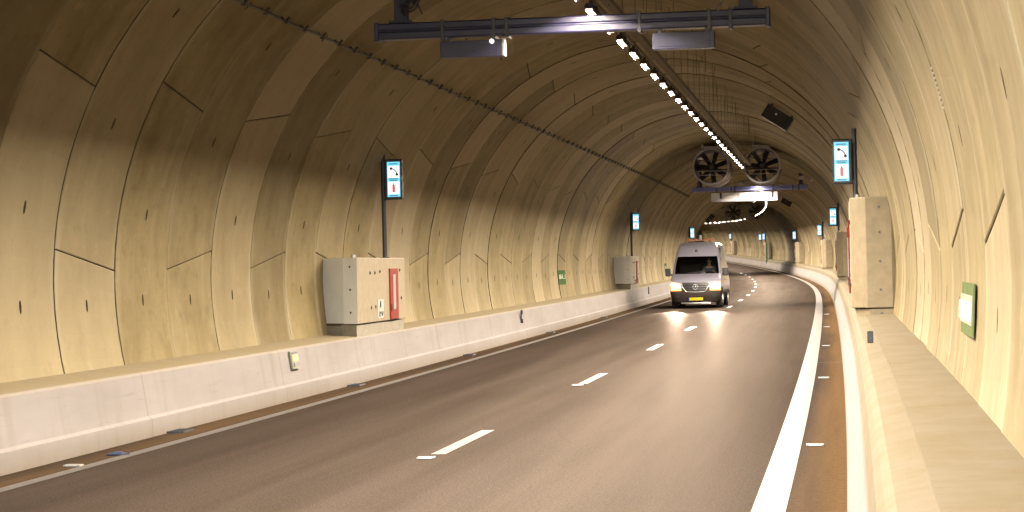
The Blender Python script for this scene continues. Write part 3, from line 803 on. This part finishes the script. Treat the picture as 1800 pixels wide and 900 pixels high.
for k in range(6):
    s = 34.84+49.73*k
    o = cr if k == 0 else dup(cr)
    o.location = P(s+.45, .045, LEDGE_R); o.rotation_euler.z = frame(s)[3]
    tag(o, LAB_C[k], 'cabinet', CABS)
    o = sr if k == 0 else dup(sr)
    o.location = P(s, .145, 2.77); o.rotation_euler.z = frame(s)[3]
    tag(o, LAB_S[k], 'sign', SIGNS)
# extras at the far bend: a second lit sign and a green escape strip
o = dup(sr, loc=P(236.5, -.05, 2.72), rz=frame(236)[3]); tag(o, 'tiny lit sign directly beside another one at the far bend', 'sign', SIGNS)
ge = at('escape_door', 231, .02, .96); tag(ge, 'narrow green and white escape door on the outer wall of the far bend', 'door')
mb = MB(); mb.box((.1, 0, .55), (.2, 1.3, 2.6)); mb.build('frame', M['signwhite'], ge, bevel=.02)
mb = MB(); mb.box((-.02, -.2, .5), (.06, .55, 2.3)); mb.build('panel', M['green'], ge)
mb = MB(); mb.box((-.03, -.67, .55), (.06, .12, 2.5)); mb.build('side_strip', M['green'], ge)

# ------------------------------------------------------------------ escape signs on the walls
def wall_sign(s, a, w, h, label, lit):  # lit: board with reflected glare, built as a glowing strip
    x, z = arcp(a, RAD-.018); o = at('escape_sign', s, x, z); tag(o, label, 'sign', 'green escape route signs on the walls')
    side = 1 if a < 90 else -1
    rot = Matrix.Rotation(-R_(a) if side > 0 else -(R_(a)-math.pi), 3, 'Y')
    def put(c, d, name, mat, par, bev=0):
        mb = MB(); mb.box(rot @ Vector(c), d, rot); return mb.build(name, mat, par, bevel=bev)
    n = -side
    b = put((0, 0, 0), (.014, w, h), 'board', M['olive'] if lit else M['green'], o, .004)
    if lit:
        put((n*.010, 0, .0), (.006, w*.97, h*.55), 'white_field', M['beige_panel'], b)
    else:
        put((n*.010, 0, .02), (.006, w*.9, h*.30), 'white_field', M['signwhite'], b)
        # running figure towards a door, in blocks
        put((n*.014, w*.22, .03), (.006, w*.24, h*.26), 'door_mark', M['green'], b)
        put((n*.014, -w*.10, .05), (.006, w*.10, h*.10), 'figure_mark', M['green'], b)
        put((n*.014, -w*.08, .115), (.006, w*.07, h*.05), 'figure_head', M['green'], b)
        put((n*.014, -w*.17, -.05), (.006, w*.16, h*.05), 'figure_leg', M['green'], b)
        put((n*.014, -w*.02, -.06), (.006, w*.05, h*.12), 'figure_leg', M['green'], b)
    if lit:
        put((n*.020, .0, -.01), (.012, w*.85, .12), 'lamp', emit('escape_glare', (1.0, .74, .46), 6.0), o, .008)  # reflected glare on the board, built as a glowing strip
wall_sign(14.2, -3.0, 1.35, .34, 'green escape sign with a strip of white glare on the right wall, nearest', True)
wall_sign(67.5, 184.0, 1.8, .46, 'green escape sign on the left wall between the two cabinets', False)
wall_sign(116.0, 184.0, 1.8, .46, 'tiny green escape sign on the left wall beside the van mirror', False)

# ------------------------------------------------------------------ small plates on the barriers
def plate(name, s, x, z, tilt, dims, mat, label, cat, inner=None, group=None):
    o = at(name, s, x, z); tag(o, label, cat, group)
    rot = Matrix.Rotation(tilt, 3, 'Y')
    mb = MB(); mb.box((0, 0, 0), dims, rot); b = mb.build('plate', mat, o, bevel=.003)
    for (c, d, nm, m2) in inner or []:
        mb = MB(); mb.box(rot @ Vector(c), d, rot); mb.build(nm, m2, b)
M['yellow'] = simple('yellow_plate', (.36, .27, .03), .4)
plate('barrier_tag', 30.0, -7.938, .56, -.15, (.03, .42, .26), simple('tag_grey', (.10, .105, .08), .5), 'yellow and dark tag on the left barrier in front of the nearest cabinet', 'tag',
      [((.018, 0, .03), (.008, .30, .08), 'yellow_field', M['yellow']), ((.018, .05, -.07), (.008, .3, .06), 'grey_field', M['dark_steel']), ((.018, 0, .10), (.008, .3, .02), 'dark_bar', M['black'])])
o = at('barrier_hook', 52.7, -7.94, .56); tag(o, 'small black bracket with two knobs on the left barrier below the far escape sign', 'bracket')
mb = MB(); mb.box((.015, 0, 0), (.03, .12, .26)); mb.build('bar', M['dark_steel'], o)
for dz in (-.11, .11):
    mb = MB(); mb.cyl((.0, .03 if dz < 0 else 0, dz), (.05, .03 if dz < 0 else 0, dz), .055, 10); mb.build('knob', M['black'], o)
o = at('barrier_reflector', 22.5, .155, .955); tag(o, 'small upright black reflector block on the right barrier edge', 'reflector')
mb = MB(); mb.box((0, 0, .055), (.062, .045, .125)); mb.build('block', M['black'], o, bevel=.004)
mb = MB(); mb.box((0, -.025, .06), (.04, .006, .07)); mb.build('lens', M['dark_steel'], o)
o = at('barrier_hook', 92, -7.94, .55); tag(o, 'tiny dark bracket on the left barrier right beside the van', 'bracket')
mb = MB(); mb.box((.02, 0, 0), (.04, .14, .30)); mb.build('bar', M['dark_steel'], o)

mb = MB()
for s_, a_, b_, st_ in ((14.64, 13.4, 16.8, .42), (16.64, 17.0, 22.5, 2.3)):
    a = a_
    while a < b_:
        mb.cyl(P(s_, *arcp(a, RAD+.03)), P(s_, *arcp(a, RAD-.006)), .013, 8, .008); a += st_
mb.build('glint_beads', M['white_plate'], lining)['kind'] = 'stuff'  # white beads stand in for glints on the joint gaskets
for sj_ in (38.2,):
    tag(strip('road_joint', [(-.80, .0045), (-.13, .0045)], sj_, sj_+.05, .05, M['mortar'], 'lateral'), kind='structure')
# ------------------------------------------------------------------ drains, studs, litter
def drain(s, label):
    o = at('gully_grate', s, -7.76, .004); tag(o, label, 'drain', 'dark gully grates at the foot of the left barrier')
    mb = MB(); mb.box((0, 0, .004), (.16, .40, .012)); mb.build('pit', M['black'], o)
    mb = MB(); mb.box((-.09, 0, .008), (.02, .44, .02)); mb.box((.09, 0, .008), (.02, .44, .02)); mb.box((0, -.21, .008), (.20, .02, .02)); mb.box((0, .21, .008), (.20, .02, .02)); mb.build('frame', M['dark_steel'], o)
    for k in range(6):
        mb = MB(); mb.box((0, -.15+.06*k, .013), (.15, .015, .010)); mb.build('bar', M['dark_steel'], o)
drain(24.0, 'dark gully grate at the left barrier foot, nearest one')
drain(33.2, 'dark gully grate at the left barrier foot, below the nearest cabinet')
drain(43.9, 'dark gully grate at the left barrier foot, third from the near end')
drain(57, 'small dark gully grate at the left barrier foot, beyond the black bracket')
drain(71, 'dark gully slot at the left barrier foot, last before the van')
M['stud'] = simple('stud_white', (.20, .19, .185), .4)
M['blue_bit'] = simple('blue_scrap', (.012, .020, .06), .5)
ROWS = ['first', 'second', 'third', 'fourth', 'fifth', 'sixth']
def stud(s, x, label):
    o = at('road_stud', s, x, .003); tag(o, label, 'road stud', 'flat white studs set in the road')
    mb = MB(); mb.box((0, 0, .008), (.17, .12, .018)); mb.build('base', M['stud'], o, bevel=.005)
    mb = MB(); mb.box((0, -.061, .010), (.12, .006, .010)); mb.build('reflector', M['galv'], o)
for k in range(5):
    stud(21.2+12.03*k, -.42, 'flat white stud right of the wide edge line, %s from the camera' % ROWS[k])
stud(20.2, -4.11, 'flat white stud at the near end of the closest lane dash')
stud(32.25, -4.11, 'flat white stud at the near end of the second lane dash')
stud(19.75, -7.49, 'flat white stud between left edge line and barrier, far left')
o = at('plastic_scrap', 21.0, -7.47, .004); tag(o, 'blue scrap of plastic lying by the left edge line', 'litter')
mb = MB(); mb.prism([(-.10, -.09), (.06, -.11), (.11, .02), (.02, .10), (-.09, .06)], 0, .012); mb.build('sheet', M['blue_bit'], o)
mb = MB(); mb.prism([(-.06, -.05), (.05, -.03), (.02, .06)], .012, .03); mb.build('fold', M['blue_bit'], o)

# ------------------------------------------------------------------ the van
def car_paint():
    m, nt, b = newmat('silver_paint')
    tc = N(nt, 'ShaderNodeTexCoord'); f = noise(nt, tc.outputs['Object'], 3, 6, .6)
    sep = N(nt, 'ShaderNodeSeparateXYZ'); L(nt, tc.outputs['Object'], sep.inputs[0])
    c = mix(nt, (.180, .176, .222), (.222, .218, .272), f)
    grime = math_(nt, 'MULTIPLY', ramp(nt, math_(nt, 'ADD', sep.outputs[2], math_(nt, 'MULTIPLY', f, .5)), [(.85, 1.0), (1.25, 0.0)]), .55)
    c = mix(nt, c, (.20, .16, .13), grime)
    L(nt, c, b.inputs['Base Color']); b.inputs['Metallic'].default_value = .15; b.inputs['Roughness'].default_value = .30
    b.inputs['Coat Weight'].default_value = .6; b.inputs['Coat Roughness'].default_value = .08
    return m
def glass_mat(name, tint, alpha):
    m = bpy.data.materials.new(name); m.use_nodes = True; nt = m.node_tree; nt.nodes.clear()
    out = N(nt, 'ShaderNodeOutputMaterial'); tr = N(nt, 'ShaderNodeBsdfTransparent'); gl = N(nt, 'ShaderNodeBsdfGlossy'); mx = N(nt, 'ShaderNodeMixShader'); fr = N(nt, 'ShaderNodeFresnel')
    tr.inputs[0].default_value = tint + (1,); gl.inputs['Roughness'].default_value = .03; gl.inputs[0].default_value = (1, 1, 1, 1); fr.inputs[0].default_value = 1.5
    L(nt, fr.outputs[0], mx.inputs[0]); L(nt, tr.outputs[0], mx.inputs[1]); L(nt, gl.outputs[0], mx.inputs[2]); L(nt, mx.outputs[0], out.inputs[0])
    return m
M['paint_silver'] = car_paint()
M['bumper'] = simple('bumper_plastic', (.030, .022, .019), .6, 0, .25, 4, spec=.25)
M['grille'] = simple('grille_black', (.012, .011, .011), .5)
M['glass'] = glass_mat('tinted_glass', (.42, .44, .44), .5)
M['interior'] = simple('cab_interior', (.020, .019, .018), .8)
M['tyre'] = simple('tyre_rubber', (.018, .017, .016), .8)
M['headlight'] = emit('headlight_glow', (1.0, .78, .52), 480.0)
M['halo_glow'] = emit('headlight_halo', (1.0, .36, .08), 2.2)  # orange lens bloom round the headlights, made as a glowing surface
M['indicator'] = emit('indicator_glow', (1.0, .30, .04), 9.0)
M['amber'] = simple('amber_plastic', (.22, .085, .03), .35)
M['plate_yellow'] = simple('plate_yellow', (.80, .62, .04), .4, 0, .04)
ROW = [(.25,.10,.86,.28,.14),(.42,.02,.95,.30,.16),(.60,.0,.985,.30,.18),(.80,.03,.99,.30,.18),(.98,.10,.985,.28,.17),(1.08,.22,.975,.25,.15),
       (1.20,.55,.955,.2,.12),(1.31,.92,.94,.15,.10),(1.65,1.22,.895,.13,.10),(1.97,1.50,.835,.12,.10),(2.10,1.63,.81,.12,.10),(2.30,1.86,.775,.13,.10),
       (2.41,2.05,.745,.16,.10),(2.49,2.35,.68,.22,.10),(2.53,2.8,.54,.3,.06)]
REAR = 5.85
def outline(z, x):
    for a, b in zip(ROW, ROW[1:]):
        if z <= b[0]: break
    t = min(1, max(0, (z-a[0])/(b[0]-a[0]))); yf, w_, rc, bu = [a[i]*(1-t)+b[i]*t for i in (1, 2, 3, 4)]
    x = abs(x); f = w_-rc; yb = yf+bu*(min(x, f)/w_)**2
    if x > f:
        d = min(x-f, rc); yb += rc-math.sqrt(max(0, rc*rc-d*d))
    return yb, w_
van = at('delivery_van', 81.0, -5.29, 0.0)
van.rotation_euler.z += R_(-.6)
tag(van, 'silver high roof van with glowing headlights driving towards the camera in the left lane', 'van')
def van_shell():
    parts = {'body': MB(), 'bumper': MB(), 'windscreen': MB()}
    grid = []
    for (z, yf, w_, rc, bu) in ROW:
        half = []
        for f in (0, .3, .6, .82, 1.0):
            x = f*(w_-rc); half.append((x, yf+bu*(x/w_)**2))
        yb = yf+bu*((w_-rc)/w_)**2
        for a in (22, 45, 68, 90): half.append((w_-rc+rc*math.sin(R_(a)), yb+rc-rc*math.cos(R_(a))))
        y0 = yb+rc
        for f in (.12, .3, .55, .8, 1.0): half.append((w_, y0+(REAR-y0)*f))
        row = [(-x, y, z) for x, y in reversed(half[1:])] + [(x, y, z) for x, y in half]
        grid.append(row)
    nc = len(grid[0]); c0 = nc//2
    idx = {k: {} for k in parts}
    def vid(k, r, c):
        if (r, c) not in idx[k]: idx[k][r, c] = parts[k].vert(grid[r][c])
        return idx[k][r, c]
    for r in range(len(ROW)-1):
        for c in range(nc-1):
            col = min(abs(c-c0), abs(c+1-c0))
            k = 'body'
            if r < 3 and col < 9: k = 'bumper'
            elif r < 2: k = 'bumper'
            elif 7 <= r <= 8 and col < 5: k = 'windscreen'
            parts[k].face([vid(k, r, c), vid(k, r, c+1), vid(k, r+1, c+1), vid(k, r+1, c)])
    b = parts['body']
    b.face([vid('body', len(ROW)-1, c) for c in range(nc)])                       # roof
    for r in range(2, len(ROW)-1): b.face([vid('body', r, 0), vid('body', r, nc-1), vid('body', r+1, nc-1), vid('body', r+1, 0)])   # rear
    parts['bumper'].face([vid('bumper', 0, c) for c in range(nc)])
    return parts
ps = van_shell()
vb = ps['body'].build('body', M['paint_silver'], van, smooth=True)
ps['bumper'].build('bumper', M['bumper'], van, smooth=True)
ps['windscreen'].build('windscreen', M['glass'], van, smooth=True)
def patch(x0, x1, zf, n=8, off=.012, m=6):
    """patch of the front surface: x0..x1, zf(t)->(zlo, zhi)"""
    mb = MB()
    for i in range(n+1):
        t = i/n; x = x0+(x1-x0)*t; lo, hi = zf(t)
        for j in range(m+1):
            z = lo+(hi-lo)*j/m; y, w_ = outline(z, x); xx = max(-w_, min(w_, x)); mb.vert((xx*(1+off*.5), y-off, z))
    for i in range(n):
        for j in range(m): a = i*(m+1)+j; mb.face((a, a+m+1, a+m+2, a+1))
    return mb
def zgr(t):
    e = abs(2*t-1); return (.63+.20*max(0, e-.55)/.45*1.0, .985)
g = patch(-.53, .53, zgr, 12).build('grille', M['grille'], van)
for z in (.70, .79, .88):
    mb = MB(); mb.tube([(x, outline(z, x)[0]-.03, z) for x in [-.40+.8*i/10 for i in range(11)]], .014, 5); mb.build('slat', M['dark_steel'], g)
mb = MB(); mb.tube([(x, outline(z, x)[0]-.02, z) for x, z in [(-.52, .97), (-.50, .84), (-.36, .64), (-.18, .625), (0, .62), (.18, .625), (.36, .64), (.50, .84), (.52, .97)]], .014, 5); mb.build('frame', M['galv'], g)
mb = MB(); yb = outline(.82, 0)[0]-.035
mb.ring((0, yb, .82), (0, 1, 0), .085, .10, .015, 24)
for a in (90, 210, 330): mb.tube([(0, yb, .82), (.09*math.cos(R_(a)), yb, .82+.09*math.sin(R_(a)))], .010, 5)
mb.build('emblem', M['galv'], g)
for sx in (-1, 1):
    mb = patch(sx*.60, sx*.90, lambda t: (.79-.02*t, .92+.05*t), 8, .02)
    h = mb.build('headlight', M['headlight'], van, smooth=True)
    mb = patch(sx*.60, sx*.93, lambda t: (.695-.01*t, .755-.01*t), 8, .02, 2); mb.build('indicator', M['indicator'], h, smooth=True)
    mb = patch(sx*.53, sx*.95, lambda t: (.67, .95+.09*t), 8, .008); mb.build('housing', M['halo_glow'], h, smooth=True)  # glowing patch behind the lens that paints its orange halo
    sp = bpy.data.lights.new('headlight_beam', 'SPOT'); sp.energy = 52000*K; sp.color = (1.0, .80, .62); sp.spot_size = R_(13); sp.spot_blend = .4; sp.shadow_soft_size = .09
    so = bpy.data.objects.new('headlight_beam', sp); COL.objects.link(so); so.parent = h; so.location = (sx*.74, -.12, .86)
    so.rotation_euler = (R_(90-4.9), 0, R_(180+2)); 
    # fog lamp recess
    mb = patch(sx*.62, sx*.84, lambda t: (.40, .50), 4, .01, 2); mb.build('fog_lamp', M['black'], van)
    # mirror
    mb = MB(); mb.box((sx*1.10, 1.02, 1.375), (.20, .12, .30)); mr = mb.build('mirror', M['black'], van, bevel=.03, seg=3)
    mb = MB(); mb.tube([(sx*.92, 1.12, 1.27), (sx*1.03, 1.06, 1.30)], .03, 8); mb.build('arm', M['black'], mr)
    mb = MB(); mb.box((sx*1.10, 1.085, 1.375), (.15, .012, .24)); mb.build('mirror_glass', M['silver'], mr)
    # front door window
    mb = MB(); q = [(1.62, 1.33), (2.62, 1.33), (2.62, 1.92), (1.98, 1.92)]
    for off in (.004, -.012):
        for y, z in q: mb.vert((sx*(outline(z, 2)[1]+off), y, z))
    mb.face((0,1,2,3)); mb.face((7,6,5,4))
    for i in range(4): mb.face((i, (i+1) % 4, 4+(i+1) % 4, 4+i))
    mb.build('door_window', M['black'], van)
    mb = MB(); mb.box((sx*.982, 2.55, 1.06), (.03, .20, .04)); mb.build('door_handle', M['black'], van)
    mb = MB(); mb.box((sx*.985, 3.6, .62), (.02, 3.6, .10)); mb.build('side_trim', M['bumper'], van)
    for y in (1.02, 4.65):
        wh = empty('wheel', (sx*.845, y, .345)); wh.parent = van
        mb = MB(); mb.cyl((-.12, 0, 0), (.12, 0, 0), .345, 28); mb.build('tyre', M['tyre'], wh, bevel=.04, seg=3)
        mb = MB(); mb.cyl((sx*.115, 0, 0), (sx*.135, 0, 0), .215, 20); mb.cyl((sx*.13, 0, 0), (sx*.15, 0, 0), .06, 12)
        for a in range(5): mb.box((sx*.138, .12*math.cos(a*1.2566), .12*math.sin(a*1.2566)), (.012, .05, .05))
        mb.build('rim', M['galv'], wh)
    mb = MB(); a0 = (sx*.12+.0, outline(1.335, .1)[0]-.02, 1.335)
    mb.tube([(sx*.10-.25, outline(1.34, .3)[0]-.025, 1.34), (sx*.10+.28, outline(1.37, .3)[0]-.03, 1.385)], .014, 5); mb.build('wiper', M['black'], van)
mb = patch(-.27, .27, lambda t: (.305, .415), 6, .03, 2); pl_ = mb.build('number_plate', M['plate_yellow'], van)
mb = patch(-.31, .31, lambda t: (.285, .435), 6, .02, 2); mb.build('plate_holder', M['black'], pl_)
mb = patch(-.27, -.235, lambda t: (.305, .415), 1, .034, 2); mb.build('blue_field', simple('plate_blue', (.02, .07, .4), .4), pl_)
mb = MB(); mb.tube([(x, outline(.25, x)[0]-.01, .20) for x in [-.55+1.1*i/8 for i in range(9)]], .028, 6); mb.build('lower_lip', M['galv'], van)
mb = MB(); mb.box((0, 3.2, .30), (1.5, 5.0, .16)); mb.build('underbody', M['bumper'], van)
mb = MB(); yb = outline(2.17, 0)[0]-.012
mb.prism([(-.10, 2.10), (0, 2.10), (.015, 2.16), (-.05, 2.27), (-.115, 2.16)], yb-.012, yb+.03, ax='y'); mb.build('roof_badge', M['black'], van)
# roof bar with amber covers and a white middle unit
bar = empty('beacon_bar', (.04, 3.1, 2.55)); bar.parent = van
mb = MB(); mb.box((0, 0, .055), (1.10, .26, .05)); mb.build('base', M['amber'], bar, bevel=.01)
for sx in (-1, 1):
    mb = MB(); mb.box((sx*.34, 0, .105), (.40, .22, .055)); mb.build('amber_cover', M['amber'], bar, bevel=.02)
    mb = MB(); mb.box((sx*.35, 0, .01), (.05, .20, .06)); mb.build('foot', M['black'], bar)
mb = MB(); mb.cyl((.0, 0, .06), (.0, 0, .26), .055, 14, .045); mb.build('white_beacon', M['white_plate'], bar, smooth=True)
mb = MB(); mb.cyl((-.10, .05, .06), (-.10, .05, .30), .02, 8); mb.build('aerial', M['black'], bar)
# cab
mb = MB(); mb.box((0, 1.35, 1.16), (1.62, .62, .24)); mb.box((.42, 1.60, 1.32), (.36, .16, .14)); mb.build('dashboard', M['interior'], van, bevel=.03)
mb = MB(); mb.box((0, 2.72, 1.55), (1.64, .04, 1.5)); mb.build('bulkhead', M['interior'], van)
mb = MB(); mb.box((0, 2.0, .55), (1.7, 1.5, .05)); mb.build('cab_floor', M['interior'], van)
for sx, wd in ((.43, .48), (-.36, .82)):
    mb = MB(); mb.box((sx, 2.10, 1.0), (wd, .48, .16)); mb.box((sx, 2.36, 1.36), (wd*.95, .13, .62), Matrix.Rotation(-.16, 3, 'X')); mb.box((sx, 2.44, 1.76), (.26, .09, .18)); mb.build('seat', M['interior'], van, bevel=.03)
mb = MB(); c_ = Vector((.43, 1.70, 1.32)); tilt = Matrix.Rotation(R_(-30), 3, 'X')
pts = [c_ + tilt @ Vector((.20*math.cos(a), 0, .20*math.sin(a))) for a in [2*math.pi*k/20 for k in range(21)]]
mb.tube(pts, .016, 6); mb.tube([pts[0], c_, pts[10]], .02, 5); mb.build('steering_wheel', M['black'], van)
paper = at('paper_sheet', 81+1.28, -5.29+.22, 1.315); paper.rotation_euler.z = van.rotation_euler.z
tag(paper, 'white crumpled paper lying on the dashboard behind the windscreen of the van', 'paper')
mb = MB(); mb.prism([(-.10, -.06), (.05, -.09), (.13, -.02), (.08, .08), (-.06, .10)], -.03, -.022); mb.prism([(-.08, -.05), (.04, -.07), (.11, .0), (.03, .07)], -.02, .07); mb.build('sheet', M['white_plate'], paper, bevel=.01)

# ------------------------------------------------------------------ the driver
def skin_mesh(name, pts, edges, mat, parent, root=0, sub=2):
    me = bpy.data.meshes.new(name); me.from_pydata([p[0] for p in pts], edges, []); me.materials.append(mat)
    o = bpy.data.objects.new(name, me); COL.objects.link(o)
    if parent: o.parent = parent
    sk = o.modifiers.new('skin', 'SKIN'); sk.use_smooth_shade = True
    lay = me.skin_vertices[0].data if len(me.skin_vertices) else None
    if lay:
        for i, p in enumerate(pts): lay[i].radius = (p[1], p[2] if len(p) > 2 else p[1])
        lay[root].use_root = True
    sb = o.modifiers.new('sub', 'SUBSURF'); sb.levels = sub; sb.render_levels = sub
    return o
M['skin'] = simple('skin', (.52, .33, .24), .55, 0, .05)
M['shirt'] = simple('work_shirt', (.08, .09, .12), .8)
M['hair'] = simple('hair', (.05, .035, .025), .7)
drv = at('person', 81+2.08, -5.29+.43, 1.08); drv.rotation_euler.z = van.rotation_euler.z
tag(drv, 'person in a dark shirt sitting at the steering wheel of the silver van', 'person')
pts = [((0, .02, .02), .15, .12), ((0, .06, .20), .135, .11), ((0, .10, .40), .16, .11), ((0, .09, .50), .075), ((0, .07, .58), .058), ((0, .04, .66), .085, .10), ((0, .05, .76), .088, .105), ((0, -.055, .685), .022)]
edges = [(0,1),(1,2),(2,3),(3,4),(4,5),(5,6),(5,7)]
def addp(p, r, frm): pts.append((p, r)); edges.append((frm, len(pts)-1)); return len(pts)-1
for sx in (-1, 1):
    sh = addp((sx*.19, .09, .44), .062, 2); el = addp((sx*.25, -.08, .22), .045, sh); wr = addp((sx*.18, -.33, .28), .030, el); pm = addp((sx*.185, -.39, .30), .030, wr)
    for k in range(4):
        a = addp((sx*(.165+.016*k), -.425, .335-.012*k), .010, pm); addp((sx*(.155+.016*k), -.41, .355-.012*k), .009, a)
    addp((sx*.155, -.40, .32), .011, pm)
    hp = addp((sx*.10, -.05, .0), .085, 0); kn = addp((sx*.14, -.42, .04), .062, hp); ft = addp((sx*.14, -.50, -.36), .042, kn); addp((sx*.14, -.62, -.42), .04, ft)
skin_mesh('body', pts, edges, M['skin'], drv)
tp = [((0, .02, .03), .165, .13), ((0, .06, .20), .15, .125), ((0, .10, .40), .175, .125)]
te = [(0,1),(1,2)]
for sx in (-1, 1):
    tp.append(((sx*.19, .09, .44), .075)); te.append((2, len(tp)-1)); tp.append(((sx*.245, -.06, .235), .058)); te.append((len(tp)-2, len(tp)-1))
skin_mesh('shirt', tp, te, M['shirt'], drv)
skin_mesh('hair', [((0, .07, .80), .092, .10), ((0, .11, .72), .075, .09)], [(0, 1)], M['hair'], drv)
for sx in (-1, 1):
    mb = MB(); mb.cyl((sx*.032, -.050, .725), (sx*.032, -.043, .725), .012, 8); mb.build('eye', M['black'], drv)
    mb = MB(); mb.box((sx*.09, .045, .70), (.02, .04, .06)); mb.build('ear', M['skin'], drv, bevel=.008)
mb = MB(); mb.box((0, -.045, .635), (.045, .012, .010)); mb.build('mouth', simple('lip', (.35, .14, .11), .5), drv)
